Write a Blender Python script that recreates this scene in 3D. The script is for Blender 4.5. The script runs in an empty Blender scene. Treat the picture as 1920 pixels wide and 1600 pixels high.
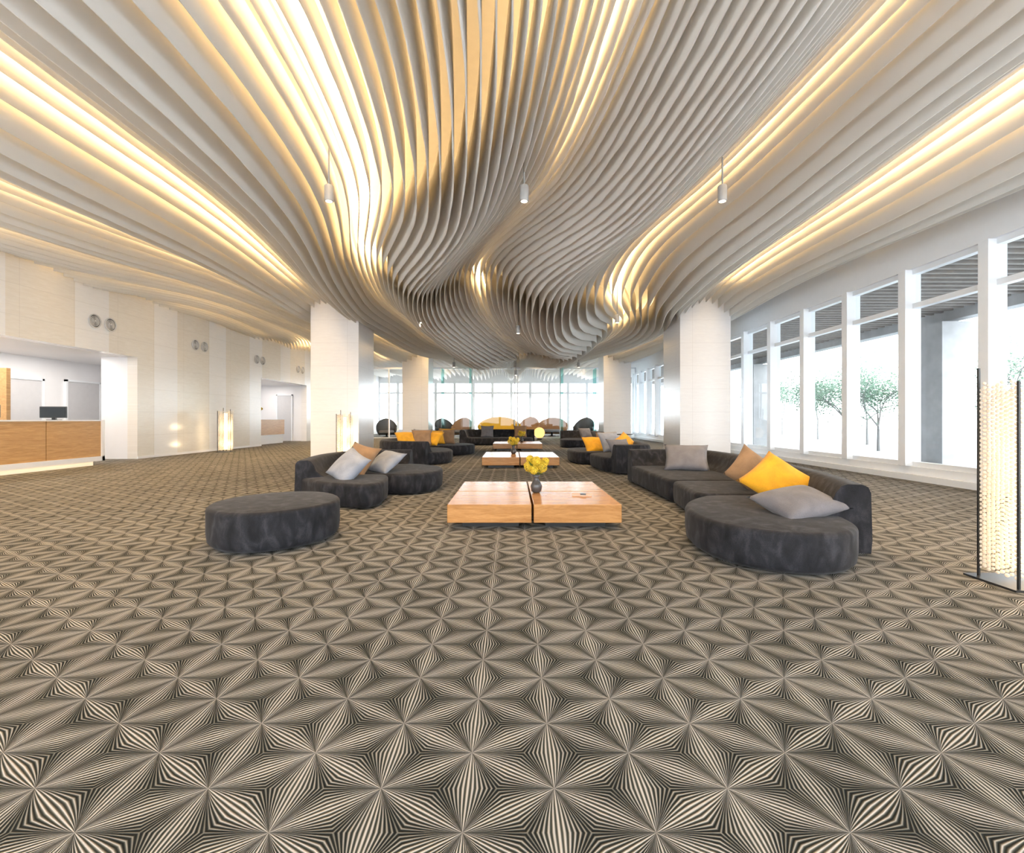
import bpy, bmesh, math, random
import numpy as np
from mathutils import Vector, Matrix, Euler
random.seed(4)
S=bpy.context.scene
col=S.collection
# ------------------------------------------------------------ materials
def newmat(name):
    m=bpy.data.materials.new(name); m.use_nodes=True
    nt=m.node_tree
    for n in list(nt.nodes): nt.nodes.remove(n)
    out=nt.nodes.new('ShaderNodeOutputMaterial')
    return m,nt,out
class G:
    def __init__(s,nt): s.nt=nt
    def _set(s,sock,v):
        if isinstance(v,(int,float)): sock.default_value=v
        elif isinstance(v,tuple): sock.default_value=v
        else: s.nt.links.new(v,sock)
    def m(s,op,a,b=None,c=None,clamp=False):
        n=s.nt.nodes.new('ShaderNodeMath'); n.operation=op; n.use_clamp=clamp
        s._set(n.inputs[0],a)
        if b is not None: s._set(n.inputs[1],b)
        if c is not None: s._set(n.inputs[2],c)
        return n.outputs[0]
    def pos(s):
        g=s.nt.nodes.new('ShaderNodeNewGeometry')
        x=s.nt.nodes.new('ShaderNodeSeparateXYZ'); s.nt.links.new(g.outputs['Position'],x.inputs[0])
        return g.outputs['Position'],x.outputs[0],x.outputs[1],x.outputs[2]
    def comb(s,x,y,z):
        n=s.nt.nodes.new('ShaderNodeCombineXYZ')
        for i,v in enumerate((x,y,z)): s._set(n.inputs[i],v)
        return n.outputs[0]
    def noise(s,vec,scale,detail=4,dist=0):
        n=s.nt.nodes.new('ShaderNodeTexNoise'); n.inputs['Scale'].default_value=scale
        n.inputs['Detail'].default_value=detail; n.inputs['Distortion'].default_value=dist
        if vec is not None: s.nt.links.new(vec,n.inputs['Vector'])
        return n.outputs[0]
    def ramp(s,fac,stops):
        n=s.nt.nodes.new('ShaderNodeValToRGB'); s.nt.links.new(fac,n.inputs[0])
        e=n.color_ramp.elements
        while len(e)<len(stops): e.new(0.5)
        for i,(p,c) in enumerate(stops): e[i].position=p; e[i].color=(*c,1)
        return n.outputs[0]
    def mix(s,fac,a,b):
        n=s.nt.nodes.new('ShaderNodeMix'); n.data_type='RGBA'
        s._set(n.inputs[0],fac)
        s._set(n.inputs[6],a if not isinstance(a,tuple) else (*a,1))
        s._set(n.inputs[7],b if not isinstance(b,tuple) else (*b,1))
        return n.outputs[2]
    def mapping(s,vec,scale):
        n=s.nt.nodes.new('ShaderNodeMapping'); n.inputs['Scale'].default_value=scale
        s.nt.links.new(vec,n.inputs[0]); return n.outputs[0]
    def bsdf(s,out,color,rough=.5,metal=0,bump=None,bstr=.2,bdist=.01,**kw):
        b=s.nt.nodes.new('ShaderNodeBsdfPrincipled')
        s._set(b.inputs['Base Color'],color if not (isinstance(color,tuple) and len(color)==3) else (*color,1))
        s._set(b.inputs['Roughness'],rough); b.inputs['Metallic'].default_value=metal
        for k,v in kw.items():
            b.inputs[k.replace('_',' ')].default_value=v
        if bump is not None:
            bn=s.nt.nodes.new('ShaderNodeBump'); bn.inputs['Strength'].default_value=bstr
            bn.inputs['Distance'].default_value=bdist
            s.nt.links.new(bump,bn.inputs['Height']); s.nt.links.new(bn.outputs[0],b.inputs['Normal'])
        s.nt.links.new(b.outputs[0],out.inputs[0])
        return b
    def objco(s):
        return s.nt.nodes.new('ShaderNodeTexCoord').outputs['Object']
def simple(name,c,rough=.5,metal=0,var=.06,scale=8,bstr=.0,**kw):
    m,nt,out=newmat(name); g=G(nt)
    nz=g.noise(g.objco(),scale,4)
    lo=tuple(max(0,x*(1-var)) for x in c); hi=tuple(min(1,x*(1+var)) for x in c)
    colr=g.ramp(nz,[(.3,lo),(.7,hi)])
    g.bsdf(out,colr,rough,metal,bump=nz if bstr else None,bstr=bstr,**kw)
    return m
def emis(name,c,st):
    m,nt,out=newmat(name); e=nt.nodes.new('ShaderNodeEmission')
    e.inputs[0].default_value=(*c,1); e.inputs[1].default_value=st
    nt.links.new(e.outputs[0],out.inputs[0]); return m
def wood(name,c1,c2,sc=(1,8,8),rough=.35):
    m,nt,out=newmat(name); g=G(nt)
    v=g.mapping(g.objco(),sc)
    n=g.noise(v,2.2,8,1.2); n2=g.noise(v,14,3)
    f=g.m('ADD',g.m('MULTIPLY',n,.75),g.m('MULTIPLY',n2,.25))
    g.bsdf(out,g.ramp(f,[(.32,c1),(.68,c2)]),rough,bump=n2,bstr=.08)
    return m
def glassmat(name,tint=(.96,.99,.99),refl=.05):
    m,nt,out=newmat(name)
    t=nt.nodes.new('ShaderNodeBsdfTransparent'); t.inputs[0].default_value=(*tint,1)
    gl=nt.nodes.new('ShaderNodeBsdfGlossy'); gl.inputs['Roughness'].default_value=.02
    mx=nt.nodes.new('ShaderNodeMixShader'); mx.inputs[0].default_value=refl
    nt.links.new(t.outputs[0],mx.inputs[1]); nt.links.new(gl.outputs[0],mx.inputs[2])
    nt.links.new(mx.outputs[0],out.inputs[0]); return m

WHITE=simple('white_paint',(.86,.86,.88),.45,var=.015,scale=2)
FRAME=simple('white_window_frame',(.88,.91,.95),.3,var=.01)
CEILM=simple('ceiling_slab_paint',(.86,.82,.76),.8,var=.02)
BLACK=simple('black_metal',(.02,.02,.02),.35,var=.2)
DARK=simple('dark_plastic',(.03,.035,.04),.3,var=.1)
WOODT=wood('oak_veneer_table',(.34,.15,.045),(.56,.29,.105),(1.2,9,9),.22)
WOODC=wood('oak_veneer_counter',(.44,.23,.08),(.64,.38,.16),(5,1,14),.35)
GLASS=glassmat('clear_glass')
GLASSG=glassmat('green_tint_glass',(.62,.86,.84))
CONC=simple('exterior_concrete',(.45,.45,.46),.8,var=.1,scale=3)
BROWN=simple('exterior_soffit_slat',(.3,.27,.25),.7,var=.1)
SNOW=simple('exterior_pale_paving',(.42,.45,.47),.9,var=.03)

# sofa velvet
m,nt,out=newmat('charcoal_velvet'); g=G(nt)
v=g.mapping(g.objco(),(6,6,3)); n1=g.noise(v,1.6,6,.6); n2=g.noise(g.objco(),160,2)
f=g.m('ADD',g.m('MULTIPLY',n1,.8),g.m('MULTIPLY',n2,.2))
g.bsdf(out,g.ramp(f,[(.35,(.009,.009,.011)),(.52,(.019,.019,.023)),(.68,(.046,.046,.054))]),.85,bump=f,bstr=.35,bdist=.01,Sheen_Weight=.06,Sheen_Roughness=.4,Specular_IOR_Level=.25)
VELVET=m
def cloth(name,c):
    m,nt,out=newmat(name); g=G(nt)
    n1=g.noise(g.objco(),5,5,.5); n2=g.noise(g.objco(),130,2)
    f=g.m('ADD',g.m('MULTIPLY',n1,.7),g.m('MULTIPLY',n2,.3))
    g.bsdf(out,g.ramp(f,[(.3,tuple(x*.72 for x in c)),(.7,tuple(min(1,x*1.2) for x in c))]),.9,bump=f,bstr=.4,Sheen_Weight=.1)
    return m
P_GREY=cloth('grey_linen',(.16,.155,.17)); P_LIGHT=cloth('pale_grey_linen',(.25,.27,.32))
P_YEL=cloth('mustard_linen',(.66,.32,.01)); P_TAN=cloth('tan_linen',(.25,.15,.08))

# carpet
m,nt,out=newmat('carpet_star_pattern'); g=G(nt)
P,X,Y,Z=g.pos(); a=.325
qx=g.m('SUBTRACT',X,-.144); qy=g.m('SUBTRACT',Y,1.68)
Wsum=None
for k,ang in enumerate((90,30,-30)):
    A=math.radians(ang); dx,dy=math.cos(A),math.sin(A); nx,ny=-dy,dx
    al=g.m('ADD',g.m('MULTIPLY',qx,dx/a),g.m('MULTIPLY',qy,dy/a))
    hh=a*math.sqrt(3)/2
    pn=g.m('ADD',g.m('MULTIPLY',qx,nx/hh),g.m('MULTIPLY',qy,ny/hh))
    r=g.m('ROUND',pn)
    t=g.m('MULTIPLY',g.m('SUBTRACT',pn,r),math.sqrt(3)/2)
    s=g.m('FRACT',g.m('ADD',al,g.m('MULTIPLY',r,.5)))
    ds=g.m('MAXIMUM',g.m('MULTIPLY',g.m('MINIMUM',s,g.m('SUBTRACT',1.0,s)),.57735),.0005)
    w=g.m('DIVIDE',t,ds)
    mask=g.m('LESS_THAN',g.m('ABSOLUTE',w),1.0)
    wm=g.m('MULTIPLY',mask,w); dm=g.m('MULTIPLY',mask,ds)
    if Wsum is None: Wsum,D=wm,dm
    else: Wsum=g.m('ADD',Wsum,wm); D=g.m('ADD',D,dm)
aw=g.m('ABSOLUTE',Wsum)
pw=g.m('MULTIPLY',g.m('SUBTRACT',1.0,aw),.75)
W2=g.m('MULTIPLY',Wsum,g.m('POWER',g.m('DIVIDE',D,.2887),pw))
aw2=g.m('ABSOLUTE',W2)
c=g.m('COSINE',g.m('MULTIPLY',W2,2*math.pi*6.0))
bias=g.m('SUBTRACT',.55,g.m('MULTIPLY',aw2,1.2))
nz=g.noise(P,2.2,3)
val=g.m('ADD',g.m('ADD',c,bias),g.m('MULTIPLY',g.m('SUBTRACT',nz,.5),1.0))
v01=g.m('ADD',g.m('MULTIPLY',val,.38),.5,clamp=True)
fine=g.noise(P,260,2)
colr=g.ramp(v01,[(.10,(.010,.011,.010)),(.4,(.055,.058,.045)),(.62,(.17,.16,.135)),(.95,(.50,.465,.43))])
g.bsdf(out,colr,.95,bump=g.m('ADD',v01,g.m('MULTIPLY',fine,.15)),bstr=.7,bdist=.01,Specular_IOR_Level=.2)
CARPET=m

def stonewall(name,useY=True,panels=True):
    m,nt,out=newmat(name); g=G(nt)
    P,X,Y,Z=g.pos()
    h=Y if useY else g.m('ADD',X,Y)
    vec=g.comb(h,Z,0.0)
    br=nt.nodes.new('ShaderNodeTexBrick'); nt.links.new(vec,br.inputs['Vector'])
    br.inputs['Scale'].default_value=1; br.inputs['Mortar Size'].default_value=.004
    br.inputs['Brick Width'].default_value=1.35; br.inputs['Row Height'].default_value=.72; br.offset=0
    vein=g.noise(g.mapping(vec,(1.2,9,1)),2.2,7,1.5)
    beige=g.ramp(vein,[(.3,(.78,.74,.68)),(.7,(.84,.81,.76))])
    white=g.ramp(vein,[(.3,(.85,.85,.86)),(.7,(.89,.89,.90))])
    if panels:
        fr=g.m('FRACT',g.m('DIVIDE',g.m('ADD',Y,.3),2.7))
        sel=g.m('GREATER_THAN',fr,.62)
        c=g.mix(sel,beige,white)
        rg=.2
    else:
        c=g.ramp(vein,[(.3,(.77,.765,.78)),(.7,(.81,.81,.82))]); rg=.2
    c=g.mix(g.m('MULTIPLY',br.outputs['Fac'],.35),c,(.45,.43,.42))
    g.bsdf(out,c,rg)
    return m
MARBLE=stonewall('travertine_wall'); COLM=stonewall('white_stone_column',False,False)

# fins
m,nt,out=newmat('cream_ceiling_fin'); g=G(nt)
P,X,Y,Z=g.pos(); nz=g.noise(P,1.5,3)
cc=g.ramp(nz,[(.3,(.95,.93,.895)),(.7,(.975,.96,.93))])
d=nt.nodes.new('ShaderNodeBsdfDiffuse'); t=nt.nodes.new('ShaderNodeBsdfTranslucent'); mx=nt.nodes.new('ShaderNodeMixShader')
nt.links.new(cc,d.inputs[0]); nt.links.new(cc,t.inputs[0]); mx.inputs[0].default_value=.40
nt.links.new(d.outputs[0],mx.inputs[1]); nt.links.new(t.outputs[0],mx.inputs[2]); nt.links.new(mx.outputs[0],out.inputs[0])
FIN=m
LED=emis('warm_led',(1,.68,.33),11.5)
LEDC=emis('warm_led_counter',(1,.66,.28),6)

# ------------------------------------------------------------ mesh helpers
def empty(name,loc=(0,0,0),rz=0):
    e=bpy.data.objects.new(name,None); col.objects.link(e); e.location=loc; e.rotation_euler=(0,0,rz)
    e.empty_display_size=.2
    return e
def mk(name,verts,faces,mat,parent=None,smooth=False,bevel=0,seg=3,loc=None,rot=None):
    me=bpy.data.meshes.new(name); me.from_pydata([tuple(v) for v in verts],[],faces); me.update()
    bm=bmesh.new(); bm.from_mesh(me); bmesh.ops.recalc_face_normals(bm,faces=bm.faces); bm.to_mesh(me); bm.free()
    o=bpy.data.objects.new(name,me); col.objects.link(o)
    for mm in (mat if isinstance(mat,list) else [mat]): me.materials.append(mm)
    if smooth: me.polygons.foreach_set('use_smooth',[True]*len(me.polygons))
    if bevel:
        b=o.modifiers.new('bevel','BEVEL'); b.width=bevel; b.segments=seg; b.limit_method='ANGLE'; b.angle_limit=math.radians(35)
        me.polygons.foreach_set('use_smooth',[True]*len(me.polygons))
        b.harden_normals=True
    if parent: o.parent=parent
    if loc: o.location=loc
    if rot: o.rotation_euler=rot
    return o
def boxvf(x0,x1,y0,y1,z0,z1,vs=None,fs=None):
    vs=[] if vs is None else vs; fs=[] if fs is None else fs
    b=len(vs)
    vs+= [(x0,y0,z0),(x1,y0,z0),(x1,y1,z0),(x0,y1,z0),(x0,y0,z1),(x1,y0,z1),(x1,y1,z1),(x0,y1,z1)]
    fs+= [tuple(b+i for i in f) for f in ((0,3,2,1),(4,5,6,7),(0,1,5,4),(1,2,6,5),(2,3,7,6),(3,0,4,7))]
    return vs,fs
def box(name,x0,x1,y0,y1,z0,z1,mat,parent=None,bevel=0,seg=2):
    v,f=boxvf(x0,x1,y0,y1,z0,z1); return mk(name,v,f,mat,parent,bevel=bevel,seg=seg)
def boxes(name,lst,mat,parent=None,bevel=0):
    v,f=[],[]
    for b in lst: boxvf(*b,v,f)
    return mk(name,v,f,mat,parent,bevel=bevel,seg=2)
def lathe(name,prof,mat,parent=None,n=32,loc=(0,0,0),cap=True,smooth=True,rot=None):
    v=[];f=[]
    for r,z in prof:
        for i in range(n):
            A=2*math.pi*i/n; v.append((r*math.cos(A),r*math.sin(A),z))
    for j in range(len(prof)-1):
        for i in range(n):
            f.append((j*n+i,j*n+(i+1)%n,(j+1)*n+(i+1)%n,(j+1)*n+i))
    if cap: f.append(tuple(range(n))[::-1]); f.append(tuple((len(prof)-1)*n+i for i in range(n)))
    return mk(name,v,f,mat,parent,smooth=smooth,loc=loc,rot=rot)
def chaikin(pts,r=.15,it=3,closed=True):
    p=[Vector(q) for q in pts]
    for k in range(it):
        rr=r/(2**k); q=[]; n=len(p)
        rng=range(n) if closed else range(1,n-1)
        if not closed: q.append(p[0])
        for i in rng:
            a_,b_,c_=p[i-1],p[i],p[(i+1)%n]
            l1=(a_-b_).length; l2=(c_-b_).length
            q.append(b_+(a_-b_)*min(.25,rr/max(l1,1e-6))); q.append(b_+(c_-b_)*min(.25,rr/max(l2,1e-6)))
        if not closed: q.append(p[-1])
        p=q
    return p
def seat(name,pts,z0,z1,parent,mat=None,r=.3,bev=.05):
    p=chaikin(pts,r); n=len(p); cx=sum(q.x for q in p)/n; cy=sum(q.y for q in p)/n
    v=[];f=[]
    def ring(off,z):
        rr=[]
        for i in range(n):
            d=(p[(i+1)%n]-p[i-1]); nn=Vector((-d.y,d.x)); 
            if nn.length>1e-9: nn.normalize()
            rr.append((p[i].x+nn.x*off*sgn,p[i].y+nn.y*off*sgn,z))
        return rr
    area=sum(p[i].x*p[(i+1)%n].y-p[(i+1)%n].x*p[i].y for i in range(n)); sgn=1 if area>0 else -1
    rings=[ring(.05,z0),ring(.01,z0+.04),ring(0,z0+.12),ring(0,z1-bev)]
    for k in range(1,6):
        A=math.pi/2*k/5; rings.append(ring(bev*(1-math.cos(A)),z1-bev+bev*math.sin(A)))
    for rg in rings: v+=rg
    for j in range(len(rings)-1):
        for i in range(n): f.append((j*n+i,j*n+(i+1)%n,(j+1)*n+(i+1)%n,(j+1)*n+i))
    top=(len(rings)-1)*n
    v+=[(cx+(q[0]-cx)*.6,cy+(q[1]-cy)*.6,z1+.012) for q in rings[-1]]
    for i in range(n): f.append((top+i,top+(i+1)%n,top+n+(i+1)%n,top+n+i))
    f.append(tuple(top+n+i for i in range(n))); f.append(tuple(range(n))[::-1])
    return mk(name,v,f,mat or VELVET,parent,smooth=True)
def backrest(name,pts,side,h,parent,mat=None,w=.13,zs=.34,endtaper=True):
    p=chaikin(pts,.5,3,closed=False); n=len(p)
    prof=[(-w,.03),(-w-.01,.15),(-w,h-.07),(-w+.02,h-.02),(-w+.06,h),(w-.09,h),(w-.04,h-.02),(w,h-.08),(w+.03,h-.16),(w+.09,zs+.05),(w+.17,zs),(w+.2,zs-.05),(w+.2,.03)]
    v=[];f=[];K=len(prof)
    for i in range(n):
        d=p[min(i+1,n-1)]-p[max(i-1,0)]; d.normalize(); nn=Vector((-d.y,d.x))*side
        for o,z in prof: v.append((p[i].x+nn.x*o,p[i].y+nn.y*o,z))
    for i in range(n-1):
        for k in range(K): f.append((i*K+k,i*K+(k+1)%K,(i+1)*K+(k+1)%K,(i+1)*K+k))
    f.append(tuple(range(K))); f.append(tuple((n-1)*K+k for k in range(K))[::-1])
    return mk(name,v,f,mat or VELVET,parent,bevel=.02,seg=2)
def cushion(loc,rot,s=.25,T=.09,mat=None,sy=None):
    n=14; v=[];f=[]; sy=sy or s
    ph=random.random()*6
    for sd in (1,-1):
        for j in range(n+1):
            for i in range(n+1):
                x=-1+2*i/n; y=-1+2*j/n
                hgt=max(0,(1-x*x)*(1-y*y))**.42
                pin=1-.10*(1-abs(x)**2)*abs(y)-.0; pin2=1-.10*(1-abs(y)**2)*abs(x)
                wr=.012*math.sin(5*x+ph)*math.cos(4*y+ph)*hgt
                v.append((x*s*pin2,y*sy*pin,sd*T*hgt+wr))
    N=(n+1)**2
    for k in range(2):
        for j in range(n):
            for i in range(n):
                q=k*N+j*(n+1)+i; f.append((q,q+1,q+n+2,q+n+1) if k==0 else (q,q+n+1,q+n+2,q+1))
    me=mk('throw_pillow',v,f,mat,None,smooth=True,loc=loc,rot=tuple(math.radians(r) for r in rot))
    bm=bmesh.new(); bm.from_mesh(me.data); bmesh.ops.remove_doubles(bm,verts=bm.verts,dist=.0005); bm.to_mesh(me.data); bm.free()
    return me

# ------------------------------------------------------------ room shell
XL,XR,YB,YF=-11.4,7.95,-4.0,40.0
ZC=5.9
box('floor',-17,8.1,YB,YF+.2,-.1,0,CARPET)
box('ceiling',-17,8.3,YB,YF+.2,ZC,ZC+.2,CEILM)
e=empty('wall_left')
boxes('panels',[(XL-.3,XL,YB,14.2,3.1,ZC),(XL-.3,XL,14.2,21.2,0,ZC),(XL-.3,XL,21.2,25.9,3.1,ZC),(XL-.3,XL,25.9,YF,0,ZC),(XL-.3,XL,YB,3,0,3.1)],MARBLE,e)
e2=empty('wall_reception_recess')
boxes('surfaces',[(-12.5,XL-.3,14.2,14.4,0,3.1),(-14.7,-14.5,3,17,0,3.3),(-14.5,-11.7,16.8,17,0,3.3),(-14.5,-11.7,3,3.2,0,3.3)],WHITE,e2)
box('ceiling_recess',-14.5,XL-.3,3.2,16.8,3.1,3.3,WHITE,e2)
e3=empty('wall_corridor')
boxes('surfaces',[(-15.2,-15,20.4,26.4,0,3.3),(-15,XL-.3,26.2,26.4,0,3.3),(-15,XL-.3,20.3,20.5,0,3.3),(-15,XL-.3,20.5,26.2,3.1,3.3)],WHITE,e3)
def door(x0,x1,y0,y1,z,axis):
    e=empty('door_%d'%door.n); door.n+=1
    if axis=='x':
        boxes('leaf',[(x0+.01,x0+.05,y0+.06,y1-.06,.01,z-.06)],DOORM,e)
        boxes('frame',[(x0,x0+.08,y0,y0+.06,0,z),(x0,x0+.08,y1-.06,y1,0,z),(x0,x0+.08,y0,y1,z-.06,z)],FRAME,e)
        box('handle',x0+.05,x0+.1,y1-.2,y1-.12,1.0,1.03,BLACK,e)
    else:
        boxes('leaf',[(x0+.06,x1-.06,y0-.05,y0-.01,.01,z-.06)],DOORM,e)
        boxes('frame',[(x0,x0+.06,y0-.08,y0,0,z),(x1-.06,x1,y0-.08,y0,0,z),(x0,x1,y0-.08,y0,z-.06,z)],FRAME,e)
        box('handle',x0+.12,x0+.2,y0-.1,y0-.05,1.0,1.03,BLACK,e)
door.n=1
DOORM=simple('door_leaf_paint',(.62,.62,.64),.5,var=.02)
door(-14.5,0,13.35,14.4,2.45,'x'); door(-14.5,0,15.1,16.4,2.5,'x')
door(-13.2,-12.3,26.2,0,2.6,'y')
bw=[(-11.7,8.3,YB-.2,YB,4.3,ZC),(-11.7,8.3,YB-.2,YB,0,.2)]
bw+=[(x,x+.25,YB-.2,YB,0.2,4.3) for x in np.arange(-11.7,8.2,3.3)]
boxes('wall_back',bw,FRAME)
e=empty('window_1')
posts=[7.8+1.63*k for k in range(-7,20)]
lst=[(XR,XR+.3,YB,YF,0,.27),(XR,XR+.3,YB,YF,4.2,ZC)]
boxes('sill_and_header',lst,FRAME,e)
boxes('posts',[(XR-.08,XR+.24,y-.09,y+.09,.27,4.2) for y in posts],FRAME,e,bevel=.01)
boxes('transom',[(XR+.06,XR+.2,YB,YF,3.42,3.52),(XR+.06,XR+.2,YB,YF,.27,.36),(XR+.06,XR+.2,YB,YF,4.1,4.2)],FRAME,e)
mk('glass',[(XR+.13,YB,.3),(XR+.13,YF,.3),(XR+.13,YF,4.2),(XR+.13,YB,4.2)],[(0,1,2,3)],GLASS,e)
box('baseboard_right',XR-.1,XR,YB,YF,0,.12,FRAME)
box('baseboard_left',XL,XL+.02,14.2,21.2,0,.08,WHITE)
e=empty('window_2')
xs=[-11.4+1.62*k for k in range(13)]
boxes('frame',[(XL,XR,YF,YF+.2,0,.35),(XL,XR,YF,YF+.2,4.3,ZC)]+[(x-.11,x+.11,YF-.02,YF+.2,.3,4.3) for x in xs]+[(XL,XR,YF,YF+.15,3.4,3.55)],FRAME,e)
for x0,x1,y0,y1 in ((-6.3,-4.8,14.6,16.2),(5.26,6.84,14.6,16.2),(-6.3,-4.8,26.8,28.4),(5.26,6.84,26.8,28.4)):
    box('column',x0,x1,y0,y1,0,ZC,COLM,None)
e=empty('glass_partition')
px=[-10.8,-7.9,-5.2,-2.57,.17,.37,3.1,5.8,7.9]
boxes('posts',[(x-.035,x+.035,30-.05,30+.05,0,4.5) for x in px],FRAME,e)
boxes('rails',[(XL,XR,29.96,30.04,4.45,4.55),(XL,XR,29.97,30.03,0,.06)],FRAME,e)
boxes('pane_edges',[(-4.4,-4.36,29,30,.0,4.4),(-2.64,-2.60,28.9,30,0,4.4),(3.14,3.18,28.9,30,0,4.4),(5.2,5.24,29,30,0,4.4)],GLASSG,e)
mk('panes',[(XL,30,0),(XR,30,0),(XR,30,4.5),(XL,30,4.5)],[(0,1,2,3)],GLASS,e)
box('door_pull',.09,.12,29.85,29.9,.8,1.9,BLACK,e); box('door_pull_b',.42,.45,29.85,29.9,.8,1.9,BLACK,e)

# ------------------------------------------------------------ exterior
box('exterior_ground',8.25,60,-20,60,-.3,-.05,SNOW)
e=empty('exterior_canopy')
boxes('slats',[(8.3,12.5,y,y+.09,4.25,4.4) for y in np.arange(-2,40,.3)],BROWN,e)
box('deck',8.3,12.7,-3,41,4.4,4.6,BROWN,e)
boxes('beam',[(12.3,12.7,-3,41,4.0,4.4)],CONC,e)
for y in (3.2,8.2,13.2,23.2): box('exterior_pillar',11.8,12.7,y-.4,y+.4,-.05,3.9,CONC)
LEAF=simple('pale_leaves',(.15,.23,.17),.8,var=.3,scale=2,Specular_IOR_Level=.1); BARK=simple('bark',(.19,.185,.18),.9)
def tree(x,y,h,sd):
    rnd=random.Random(sd); e=empty('tree',(x,y,-.05))
    v=[];f=[]
    def limb(p,q,r0,r1):
        d=(q-p); L=d.length; d.normalize(); u=d.orthogonal().normalized(); w=d.cross(u); b=len(v)
        for pp,r in ((p,r0),(q,r1)):
            for i in range(6):
                A=i*math.pi/3; v.append(pp+u*r*math.cos(A)+w*r*math.sin(A))
        for i in range(6): f.append((b+i,b+(i+1)%6,b+6+(i+1)%6,b+6+i))
    tips=[]
    def grow(p,d,L,r,lv):
        q=p+d*L; limb(p,q,r,r*.7)
        if lv==0: tips.append(q); return
        for k in range(3):
            nd=(d+Vector((rnd.uniform(-1,1),rnd.uniform(-1,1),rnd.uniform(-.3,.5)))).normalized()
            grow(q,nd,L*.78,r*.6,lv-1)
        if lv<4: tips.append(q)
    grow(Vector((0,0,0)),Vector((0,0,1)),h*.22,.06,4)
    mk('trunk_and_branches',v,f,BARK,e)
    lv=[];lf=[]
    for t in tips:
        for k in range(34):
            c=t+Vector((rnd.gauss(0,.38),rnd.gauss(0,.38),rnd.gauss(0,.34))); s=rnd.uniform(.035,.07)
            a1=Vector((rnd.uniform(-1,1),rnd.uniform(-1,1),rnd.uniform(-1,1))).normalized(); a2=a1.orthogonal().normalized()
            b=len(lv); lv+= [c-a1*s,c+a2*s*.5,c+a1*s,c-a2*s*.5]; lf.append((b,b+1,b+2,b+3))
    mk('leaves',lv,lf,LEAF,e)
tree(14.8,20.5,5.0,1); tree(19,29,5.4,2); tree(16.0,15.2,5.0,5); tree(22,38,5.8,8); tree(17.5,23,5.6,11); tree(14.5,26.5,5.0,12); tree(14.6,18.6,4.4,21)

# ------------------------------------------------------------ ceiling fins
def interp(xs,ys,x):
    x=np.asarray(x,float)
    xs=np.array(xs,float);ys=np.array(ys,float)
    i=np.clip(np.searchsorted(xs,x)-1,0,len(xs)-2)
    m_=np.gradient(ys,xs)
    t=np.clip((x-xs[i])/(xs[i+1]-xs[i]),0,1); hh=xs[i+1]-xs[i]
    return (2*t**3-3*t**2+1)*ys[i]+(t**3-2*t**2+t)*hh*m_[i]+(-2*t**3+3*t**2)*ys[i+1]+(t**3-t**2)*hh*m_[i+1]
def FX(u,Y):
    ms=interp([-6,0,6,9,12,16,19,23,27,31,42],[0,0,0,.06,.25,.55,.5,0,-.6,-.88,-.88],Y)
    xc=interp([-6,0,4.5,7,10.5,13,17,21,28,42],[.3,.7,.9,.5,-1.1,-1.25,.2,.4,.1,.1],Y)
    u0=u-.2
    gg=np.exp(-(u0/4.5)**2)
    X=u+u0*ms*gg+xc*np.exp(-(u0/3.4)**2)
    cl=interp([-6,3,6,10,15,20,28,42],[0,0,.05,.3,.58,.6,.3,.3],Y)
    sp=np.log1p(np.exp(np.clip((-6.2-u)*2,-30,30)))/2
    X=X+cl*sp
    cr=interp([-6,3,8,14,20,42],[0,0,.12,.25,.2,.2],Y)
    sp=np.log1p(np.exp(np.clip((u-5.5)*2,-30,30)))/2
    X=X-cr*sp
    return X
PER=2.76; XV=.17
def Q(u,Y): return u*.85+FX(u,Y)*.15
def FZ(u,Y):
    X=FX(u,Y); q=Q(u,Y)
    cen=np.exp(-((X-.2)/4.6)**4)
    amp=.48*(np.where(q<-6,np.exp(-((q+6)/4)**2),1)*.7+.3)
    amp=amp+cen*interp([-6,4,7,12,17,24,42],[.05,.12,.25,.3,.2,.05,0],Y)
    ph=2*math.pi*(q-XV)/PER
    z=4.95-amp*(1-np.cos(ph))/2+.05*np.sin(Y*.7+X*.9)
    z=z-1.3*np.exp(-((X-.1)/3.7)**2-((Y-17.5)/np.where(Y<17.5,6.0,7.5))**2)
    return z
us=[0.0]
def step(u):
    a_=abs(u-.2)
    return .105+.19*min(1,max(0,(a_-.8)/4.5))
u=0
while u<13: u+=step(u); us.append(u)
u=0
while u>-24: u-=step(u); us.insert(0,u)
Ys=np.concatenate([np.arange(YB+.1,18,.14),np.arange(18,30,.22),np.arange(30,YF-.3,.5)])
V=[];F=[]
for i,u in enumerate(us):
    X=FX(u,Ys); wob=np.exp(-(X/2.4)**2)
    Zb=FZ(u,Ys)+(.001+.012*wob)*np.sin(Ys*6.3+i*2.3)+(.001+.005*wob)*np.sin(Ys*13.1+i*1.1)
    X=X+(.0+.004*wob)*np.sin(Ys*4.3+i*1.9)
    ok=(X>XL+.03)&(X<XR-.12)
    prev=None
    for j in range(len(Ys)):
        if ok[j]:
            b=len(V); V.append((X[j],Ys[j],Zb[j])); V.append((X[j],Ys[j],5.25))
            if prev is not None: F.append((prev,b,b+1,prev+1))
            prev=b
        else: prev=None
fo=mk('ceiling_fins',V,F,FIN,None,smooth=True)
so=fo.modifiers.new('solid','SOLIDIFY'); so.thickness=.016
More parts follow.
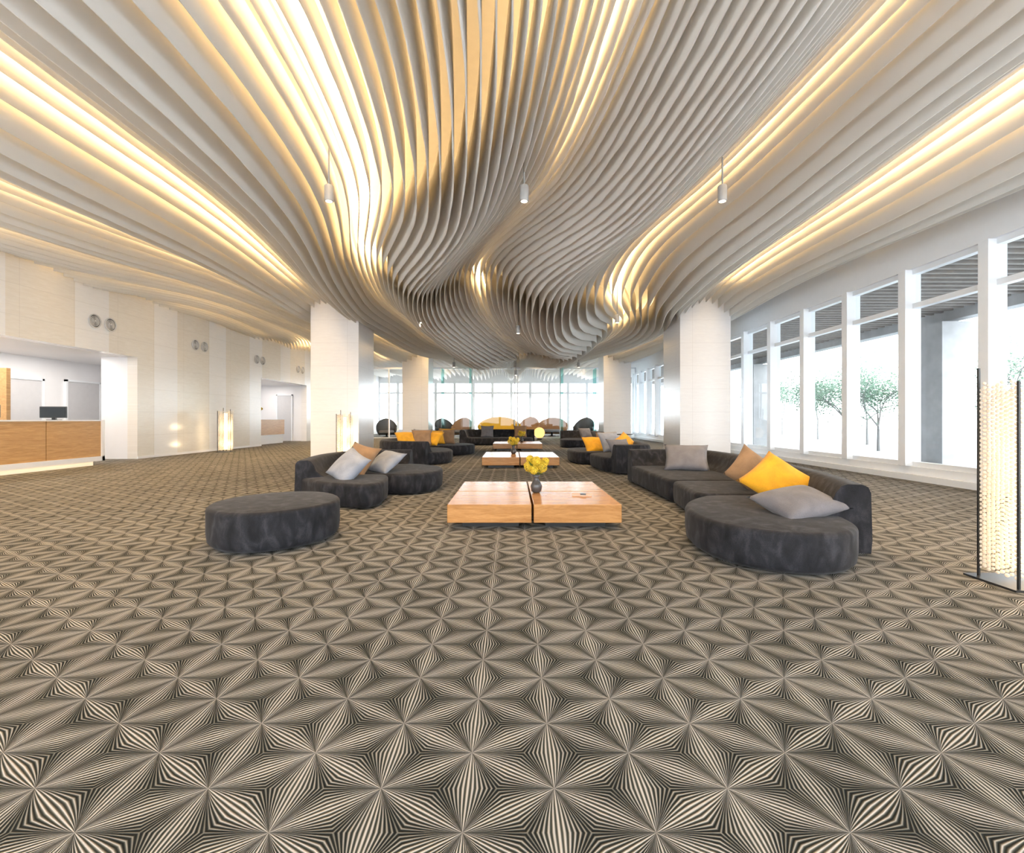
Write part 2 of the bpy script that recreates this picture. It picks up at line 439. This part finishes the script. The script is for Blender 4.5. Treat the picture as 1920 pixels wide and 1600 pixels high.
# LED strips follow the recessed (shallow) bands between the fins
V=[];F=[]
ug=np.linspace(-20,10,600)
Yl=np.arange(YB+.3,29.4,1.1)
def incol(x,y):
    return any(x0-.45<x<x1+.45 and y0-.7<y<y1+.7 for x0,x1,y0,y1 in ((-6.3,-4.8,14.6,16.2),(5.26,6.84,14.6,16.2),(-6.3,-4.8,26.8,28.4),(5.26,6.84,26.8,28.4)))
for k in range(-6,3):
    qv=XV+PER*k; hw={0:.12,1:.2,-1:.2}.get(k,.34); prev=None
    for y in Yl:
        qq=Q(ug,np.full_like(ug,y)); uu=np.interp(qv,qq,ug); x=float(FX(np.array([uu]),np.array([y]))[0])
        if x-hw-.1<XL or x+hw+.2>XR or incol(x,y): prev=None; continue
        drop=.9*math.exp(-((x-.1)/3.7)**2-((y-17.5)/(6.0 if y<17.5 else 7.5))**2)
        b=len(V); V+=[(x-hw,y,5.4-drop),(x+hw,y,5.4-drop)]
        if prev is not None: F.append((prev,prev+1,b+1,b))
        prev=b
mk('led_strip_lights',V,F,LED)

# ------------------------------------------------------------ pendants
BULB=emis('spot_bulb',(1,.85,.6),8)
PEND=simple('pendant_grey_paint',(.38,.37,.36),.4)
def pendant(x,y,zb):
    e=empty('pendant_spotlight',(x,y,zb))
    lathe('housing',[(.05,.0),(.06,.0),(.062,.01),(.062,.21),(.055,.22),(.01,.22)],PEND,e,24)
    lathe('lamp_face',[(.045,-.002),(.045,.0)],BULB,e,20)
    lathe('stem',[(.012,.22),(.012,5.2-zb)],PEND,e,10)
    L=bpy.data.lights.new('spot','SPOT'); L.energy=300; L.color=(1,.72,.43); L.spot_size=1.6; L.spot_blend=.8; L.shadow_soft_size=.06
    o=bpy.data.objects.new('light',L); col.objects.link(o); o.parent=e; o.location=(0,0,-.03)
for y,zs_ in ((6.5,(4.24,4.24,4.24)),(13.0,(3.9,3.6,3.9)),(20.5,(3.5,3.15,3.5))):
    for x,z in zip((-2.55,.17,2.93),zs_): pendant(x,y,z)

# ------------------------------------------------------------ tables
def vase(x,y,z,s=1.0):
    e=empty('flower_vase',(x,y,z))
    lathe('vase',[(.035*s,0),(.055*s,.02*s),(.065*s,.07*s),(.05*s,.11*s),(.03*s,.14*s),(.028*s,.17*s),(.042*s,.2*s),(.036*s,.2*s),(.022*s,.17*s)],VASEM,e,28,cap=True)
    v=[];f=[]; rnd=random.Random(int(y*10))
    lv=[];lf=[]; sv=[];sf=[]
    for k,(dx,dy,dz,r) in enumerate([(-.08,0,.29,.055),(.06,-.02,.28,.055),(0,.06,.34,.055),(.0,-.05,.35,.045),(.10,.03,.34,.04),(-.03,-.06,.26,.045),(-.07,.02,.37,.035)]):
        c=Vector((dx,dy,dz))*s; r*=s
        for i in range(90):
            zz=1-2*(i+.5)/90; A=i*2.39996; rr=math.sqrt(1-zz*zz); n=Vector((rr*math.cos(A),rr*math.sin(A),zz))
            p=c+n*r*rnd.uniform(.85,1.08); u=n.orthogonal().normalized(); w=n.cross(u); q=.013*s
            for t in range(4):
                B=t*math.pi/2+rnd.random()*.4; d1=u*math.cos(B)+w*math.sin(B); d2=u*math.cos(B+.8)+w*math.sin(B+.8)
                b=len(v); v.extend([p,p+d1*q+n*.004,p+(d1+d2)*q*.75+n*.006,p+d2*q+n*.004]); f.append((b,b+1,b+2,b+3))
        b=len(sv); u=Vector((.003,0,0)); w=Vector((0,.003,0)); o0=Vector((0,0,.15*s))
        sv.extend([o0-u,o0+u,o0+w,c-u,c+u,c+w]); sf.extend([(b,b+1,b+4,b+3),(b+1,b+2,b+5,b+4),(b+2,b,b+3,b+5)])
    for k in range(12):
        A=k*.8; d=Vector((math.cos(A),math.sin(A),.25+.3*(k%3))); pz=Vector((0,0,.19*s+.03*(k%3))); sd=Vector((-d.y,d.x,0))*.03*s; b=len(lv)
        lv.extend([pz,pz+d*.06*s+sd,pz+d*.14*s,pz+d*.06*s-sd]); lf.append((b,b+1,b+2,b+3))
    mk('hydrangea_heads',v,f,HYD,e); mk('stems',sv,sf,GREEN,e); mk('leaves',lv,lf,GREEN,e)
VASEM=simple('dark_grey_ceramic',(.06,.055,.055),.25); HYD=simple('yellow_hydrangea',(.66,.48,.03),.7,var=.35,scale=30); GREEN=simple('green_leaf',(.12,.2,.04),.6,var=.3)
def table(x0,y0,w=1.91,d=1.9):
    e=empty('coffee_table',(x0,y0,0))
    gx=w*.49; gy=d*.5; q=.012
    for i,(a0,a1,b0,b1) in enumerate([(0,gx-q,0,gy-q),(gx+q,w,0,gy-q),(0,gx-q,gy+q,d),(gx+q,w,gy+q,d)]):
        box('block_%d'%(i+1),a0,a1,b0,b1,.07,.27,WOODT,e,bevel=.006)
    boxes('plinth',[(.15,gx-.15,.15,gy-.15,0,.07),(gx+.15,w-.15,.15,gy-.15,0,.07),(.15,gx-.15,gy+.15,d-.15,0,.07),(gx+.15,w-.15,gy+.15,d-.15,0,.07)],BLACK,e)
table(-.71,5.1); table(-.74,11.5); table(-.74,18.0)
vase(.31,5.95,.27,1.15); vase(.04,12.6,.27,1.15); vase(.4,19.3,.27,1.15)
e=empty('magazine',(.86,5.75,.27),math.radians(-8))
box('cover',-.12,.12,-.08,.08,0,.01,simple('magazine_paper',(.6,.4,.3),.4),e); box('phone',-.02,.05,-.06,.03,.01,.02,DARK,e)

# ------------------------------------------------------------ sofas
def sofa(seats,back,side,h=.63,zs=.34,rs=None):
    e=empty('sofa')
    for i,s_ in enumerate(seats): seat('seat_%d'%(i+1),s_,.02,zs,e,r=(rs[i] if rs else .3))
    for i,b in enumerate(back): backrest('backrest_%d'%(i+1),b,side,h,e,zs=zs)
    return e
sofa([[(1.64,4.35),(1.70,3.82),(2.08,3.5),(2.53,3.5),(2.84,3.78),(2.95,4.15),(3.1,4.6),(3.3,5.3),(2.3,5.38),(2.05,5.2),(1.78,4.85)],
      [(2.15,5.42),(3.35,5.34),(3.5,6.6),(2.25,6.6)],
      [(2.25,6.63),(3.5,6.63),(3.55,8.8),(2.22,8.8)]],
     [[(3.0,4.1),(3.22,4.7),(3.4,5.4),(3.6,6.8),(3.65,8.0),(3.6,8.7),(3.3,8.95),(2.25,8.95)]],1,rs=[.3,.08,.08])
sofa([[(-3.2,6.95),(-2.6,6.4),(-1.92,6.12),(-1.78,6.45),(-1.83,6.9),(-1.95,7.35),(-3.2,7.6)],
      [(-3.2,7.62),(-1.95,7.37),(-1.6,7.35),(-1.35,7.55),(-1.18,8.0),(-1.3,8.7),(-1.9,9.2),(-3.0,9.2)]],
     [[(-3.05,6.85),(-3.2,7.6),(-3.25,8.3),(-3.05,9.0),(-2.4,9.3),(-2.0,9.3)]],-1,h=.6,rs=[.08,.25])
sofa([[(-3.6,12.6),(-2.3,12.0),(-1.7,12.6),(-1.65,13.4),(-2.1,14.6),(-3.6,14.6)]],
     [[(-2.2,12.15),(-3.0,12.4),(-3.6,12.9),(-3.7,14.0),(-3.4,15)]],-1)
sofa([[(-3.0,15.4),(-1.9,15.2),(-1.3,15.9),(-1.3,16.7),(-1.9,17.3),(-3.0,17.4)]],
     [[(-3.1,15.3),(-3.2,16.3),(-3.0,17.5),(-2.2,17.6)]],-1)
sofa([[(2.15,10.35),(3.0,10.4),(3.0,12.2),(1.95,12.2),(2.0,11.2)],
      [(1.9,12.25),(3.0,12.25),(2.9,14.3),(2.0,14.5),(1.6,13.9),(1.6,12.8)]],
     [[(2.25,10.25),(2.9,10.3),(3.05,10.7),(3.15,12),(3.1,13.6),(2.7,14.5)]],1,h=.65)
sofa([[(2.2,19.6),(3.7,19.6),(3.7,22),(2.6,22.2),(2.1,21.0)]],[[(2.3,22.2),(3.5,22.2),(3.8,21.5),(3.8,19.7)]],-1,h=.68)
sofa([[(-2.2,21.6),(1.0,21.8),(1.0,23),(-2.3,23)]],[[(-2.3,21.6),(-2.35,22.8),(-1.9,23.1),(1.1,23.1)]],-1,h=.72)
e=empty('ottoman')
pts=[(-2.38+.575*math.cos(t)*(1+.05*math.cos(2*t)),4.72+.66*math.sin(t)) for t in np.linspace(0,2*math.pi,28,endpoint=False)]
seat('cushion_body',pts,.02,.38,e,r=.1,bev=.04)
cushion((2.62,4.28,.44),(14,-8,12),.33,.10,P_GREY,.27)
cushion((2.88,5.05,.53),(38,-30,25),.31,.10,P_YEL,.30)
cushion((2.98,5.75,.55),(50,-40,30),.28,.09,P_TAN)
cushion((2.95,7.9,.56),(48,0,-18),.36,.10,P_GREY,.28)
cushion((-2.38,6.78,.52),(48,20,-40),.27,.10,P_LIGHT)
cushion((-2.45,7.45,.56),(52,10,-25),.29,.09,P_TAN)
cushion((-2.1,7.75,.50),(35,5,-35),.27,.09,P_LIGHT)
cushion((-2.9,12.75,.68),(40,0,30),.27,.09,P_YEL); cushion((-2.5,12.9,.70),(50,0,10),.28,.09,P_TAN)
cushion((-2.25,13.1,.66),(40,0,-20),.28,.09,P_YEL); cushion((-2.6,13.5,.68),(60,0,0),.28,.09,P_LIGHT)
cushion((-2.6,15.9,.6),(50,0,20),.3,.1,P_YEL); cushion((-2.3,16.4,.6),(60,0,10),.3,.1,P_TAN)
cushion((-2.4,17.1,.62),(60,0,0),.3,.1,P_YEL)
cushion((2.75,13.7,.58),(60,0,-10),.3,.1,P_TAN); cushion((2.3,12.9,.5),(40,0,10),.33,.1,P_YEL)
cushion((2.65,12.6,.6),(55,0,20),.32,.1,P_LIGHT); cushion((2.85,11.6,.58),(50,-20,50),.3,.1,P_YEL); cushion((2.6,11.2,.5),(50,0,20),.3,.1,P_GREY)
cushion((3.2,20.3,.6),(50,0,20),.3,.1,P_GREY); cushion((-1.2,22.6,.62),(65,0,0),.32,.1,P_GREY); cushion((.4,22.6,.62),(65,0,0),.32,.1,P_TAN)

# ------------------------------------------------------------ far lounge furniture
SHELL=simple('rust_upholstery',(.36,.19,.09),.7); YELU=simple('ochre_upholstery',(.7,.42,.03),.8)
def shell_chair(x,y,rz,mat,matc,s=1.0,wide=1.0):
    e=empty('lounge_chair',(x,y,0),rz)
    v=[];f=[]; n=24;m_=10
    for j in range(m_+1):
        t=j/m_
        for i in range(n+1):
            A=-math.pi*.15+ (math.pi*1.3)*i/n
            bk=max(0,math.sin(A)); top=.62+.55*bk**1.2
            r=.42+.14*math.sin(t*math.pi*.55)
            v.append((r*math.cos(A)*s*wide*1.15,r*math.sin(A)*s,(.12+(top-.12)*t)*s))
    for j in range(m_):
        for i in range(n):
            q=j*(n+1)+i; f.append((q,q+1,q+n+2,q+n+1))
    o=mk('shell',v,f,mat,e,smooth=True); so=o.modifiers.new('s','SOLIDIFY'); so.thickness=.06
    lathe('seat_cushion',[(.4*s,.25*s),(.44*s,.3*s),(.44*s,.38*s),(.38*s,.43*s)],matc,e,24).scale=(wide*1.05,1,1)
    lathe('pedestal',[(.25*s,0),(.24*s,.03*s),(.06*s,.05*s),(.06*s,.26*s)],BLACK,e,20)
shell_chair(-.9,33,math.pi*0,YELU,YELU,1.2,2.0); shell_chair(1.2,33.3,-.3,SHELL,YELU,1.2)
shell_chair(-4.6,32,.5,BLACK,P_YEL,1.1); shell_chair(-3.4,31.6,-.2,SHELL,P_GREY,1.15)
shell_chair(4.9,32,-.5,BLACK,P_GREY,1.15); shell_chair(-8.6,32,.3,BLACK,P_GREY,1.1); shell_chair(2.9,34,-.3,SHELL,P_LIGHT,1.15,1.6)
e=empty('globe_lamp',(1.62,27.6,0))
lathe('globe',[(.32*math.sin(t),.42-.32*math.cos(t)) for t in np.linspace(.25,math.pi-.02,16)],emis('globe_glow',(1,.62,.2),1.8),e,28)
lathe('base',[(.16,0),(.16,.1),(.1,.12)],BLACK,e,20)
e=empty('side_table',(5.9,24.6,0)); lathe('top',[(.45,.40),(.46,.42),(.45,.44)],BLACK,e,28); lathe('stem',[(.2,0),(.03,.02),(.03,.40)],BLACK,e,16)

# ------------------------------------------------------------ bead floor lamps
m,nt,out=newmat('glass_bead'); g=G(nt)
d=nt.nodes.new('ShaderNodeBsdfTranslucent'); d.inputs[0].default_value=(.97,.91,.82,1)
gl=nt.nodes.new('ShaderNodeBsdfPrincipled'); gl.inputs['Base Color'].default_value=(.92,.87,.8,1); gl.inputs['Roughness'].default_value=.12
mx=nt.nodes.new('ShaderNodeMixShader'); mx.inputs[0].default_value=.5
nt.links.new(d.outputs[0],mx.inputs[1]); nt.links.new(gl.outputs[0],mx.inputs[2]); nt.links.new(mx.outputs[0],out.inputs[0])
BEAD=m
CORE=emis('lamp_core_glow',(1,.80,.52),3.0)
def ico(sub):
    bm=bmesh.new(); bmesh.ops.create_icosphere(bm,subdivisions=sub,radius=1); v=[x.co.copy() for x in bm.verts]; f=[tuple(q.index for q in x.verts) for x in bm.faces]; bm.free(); return v,f
def beadlamp(x,y,w,d,h,pitch,sub,energy,rz=0,poles=None):
    e=empty('bead_floor_lamp',(x,y,0),rz); iv,jf=ico(sub)
    box('base_plate',-w/2-.07,w/2+.07,-d/2-.06,d/2+.06,0,.015,BLACK,e)
    pl=poles or [(-w/2-.01,d/2,h+.09),(-w/2-.02,-d/2-.03,h-.03),(w/2,0,h+.03)]
    boxes('poles',[(px-.007,px+.007,py-.007,py+.007,0,pz) for px,py,pz in pl],BLACK,e)
    v=[];f=[]; r=pitch*.46
    per=[]
    nx=max(2,int(w/pitch)); ny=max(2,int(d/pitch))
    for i in range(nx): per.append((-w/2+i*w/nx,-d/2))
    for i in range(ny): per.append((w/2,-d/2+i*d/ny))
    for i in range(nx): per.append((w/2-i*w/nx,d/2))
    for i in range(ny): per.append((-w/2,d/2-i*d/ny))
    rnd=random.Random(3)
    for k,(bx,by) in enumerate(per):
        top=h-.02-rnd.choice([0,0,1,2])*pitch
        z=.08+ (k%2)*pitch*.5
        while z<top:
            b=len(v); rr=r*rnd.uniform(.8,1.0)
            v.extend([Vector((bx,by,z))+q*rr for q in iv]); f.extend([tuple(b+i for i in t) for t in jf]); z+=pitch
    mk('bead_strings',v,f,BEAD,e,smooth=True)
    v=[];f=[]
    for k in range(int(h/.045)):
        b=len(v); px,py,pz=pl[1]; z=.1+k*.045
        if z>pz: break
        if rnd.random()<.6:
            v.extend([Vector((px+rnd.uniform(-.012,.012),py,z))+q*.007 for q in iv]); f.extend([tuple(b+i for i in t) for t in jf])
    mk('dark_beads',v,f,BLACK,e)
    box('light_core',-w*.12,w*.12,-d*.12,d*.12,.1,h-.12,CORE,e)
    for zz in (.3,h*.6):
        L=bpy.data.lights.new('lamp_light','POINT'); L.energy=energy; L.color=(1,.76,.46); L.shadow_soft_size=.08
        o=bpy.data.objects.new('light',L); col.objects.link(o); o.parent=e; o.location=(w*.25,-d*.25,zz)
beadlamp(3.74,3.42,.36,.26,1.5,.032,2,22)
beadlamp(-10.55,17.2,.34,.3,1.55,.05,1,22)
beadlamp(-5.05,14.1,.34,.3,1.4,.05,1,20)

# ------------------------------------------------------------ reception
e=empty('reception_counter')
WC=simple('white_counter_lacquer',(.84,.84,.86),.25,var=.01)
boxes('carcass',[(-11.6,-10.86,5.0,12.3,.12,1.17)],WC,e)
boxes('wood_panels',[(-10.86,-10.82,5.0,7.9,.24,1.16),(-10.86,-10.82,7.92,10.83,.24,1.16),(-10.86,-10.82,10.85,12.28,.24,1.16)],WOODC,e)
boxes('white_trim',[(-11.65,-10.8,4.9,12.36,1.16,1.19),(-11.65,-10.78,12.28,12.36,.12,1.19),(-10.86,-10.78,4.9,12.36,.12,.24)],WC,e)
boxes('kick_plinth',[(-11.5,-10.95,5.0,12.2,0,.12)],WC,e)
mk('under_glow',[(-10.9,5,.115),(-10.83,5,.115),(-10.83,12.3,.115),(-10.9,12.3,.115)],[(0,3,2,1)],LEDC,e)
SCR=simple('screen_glass',(.03,.04,.05),.1)
def monitor(x,y,rz):
    e=empty('computer_monitor',(x,y,1.19),rz)
    box('panel',-.28,.28,-.02,.02,.05,.33,DARK,e,bevel=.01); box('screen',-.26,.26,-.026,-.02,.07,.31,SCR,e)
    box('stand',-.04,.04,.0,.05,0,.12,DARK,e); box('foot',-.12,.12,-.05,.1,0,.012,DARK,e)
monitor(-11.2,11.4,math.radians(12)); monitor(-11.2,9.9,math.radians(12))
box('wood_screen',-13.9,-13.0,12.0,12.1,0,2.53,WOODC)
e=empty('console_desk'); boxes('front',[(-11.95,-11.9,21.7,24.4,.45,1.2)],WOODC,e); boxes('body',[(-12.5,-11.95,21.75,24.35,0,1.18)],WC,e); vase(-12.1,22.2,1.205,1.5)
GR=simple('grille_metal',(.6,.6,.61),.35,metal=.1); GRD=simple('grille_dark',(.05,.05,.05),.6)
for k in range(4):
    for dy in (0,.5):
        y=12.74+4.05*k+dy
        e=empty('air_grille',(XL+.001,y,3.89)); 
        r=(0,math.pi/2,0)
        lathe('rim',[(.165,0),(.19,0),(.195,.02),(.19,.03),(.165,.03),(.165,0)],GR,e,32,cap=False,rot=r)
        lathe('back',[(.17,.001),(.17,.004)],GRD,e,24,rot=r)
        for q,rr in enumerate((.14,.105,.07)): lathe('ring_%d'%q,[(rr-.018,.004),(rr,.004),(rr,.02+.004*q),(rr-.018,.02+.004*q),(rr-.018,.004)],GR,e,28,cap=False,rot=r)
        lathe('hub',[(.035,.004),(.035,.03),(.0,.031)],GR,e,20,rot=r)

# ------------------------------------------------------------ lights
def area(name,loc,rot,sx,sy,en,colr,parent=None):
    L=bpy.data.lights.new(name,'AREA'); L.shape='RECTANGLE'; L.size=sx; L.size_y=sy; L.energy=en; L.color=colr
    o=bpy.data.objects.new(name,L); col.objects.link(o); o.location=loc; o.rotation_euler=rot; return o
area('recess_light',(-13,10,3.08),(0,0,0),.6,10,260,(1,.93,.85))
area('corridor_light',(-13.2,23.4,3.08),(0,0,0),.6,4,110,(1,.93,.87))
area('lounge_fill',(0,31.2,4.2),(math.radians(25),0,0),8,.3,120,(1,.8,.55))  # added fill without a fixture, brightens the backlit lounge chairs
w=bpy.data.worlds.new('World'); S.world=w; w.use_nodes=True
bg=w.node_tree.nodes['Background']; bg.inputs[0].default_value=(.91,.955,1,1); bg.inputs[1].default_value=7.7
cam=bpy.data.cameras.new('Camera'); co=bpy.data.objects.new('Camera',cam); col.objects.link(co)
co.location=(0,0,1.2); co.rotation_euler=(math.pi/2,0,0); cam.lens=36*875/1920; cam.sensor_width=36; cam.shift_y=-13/1920; cam.clip_start=.05; cam.clip_end=300
S.camera=co
S.view_settings.view_transform='Standard'
S.view_settings.look='None'
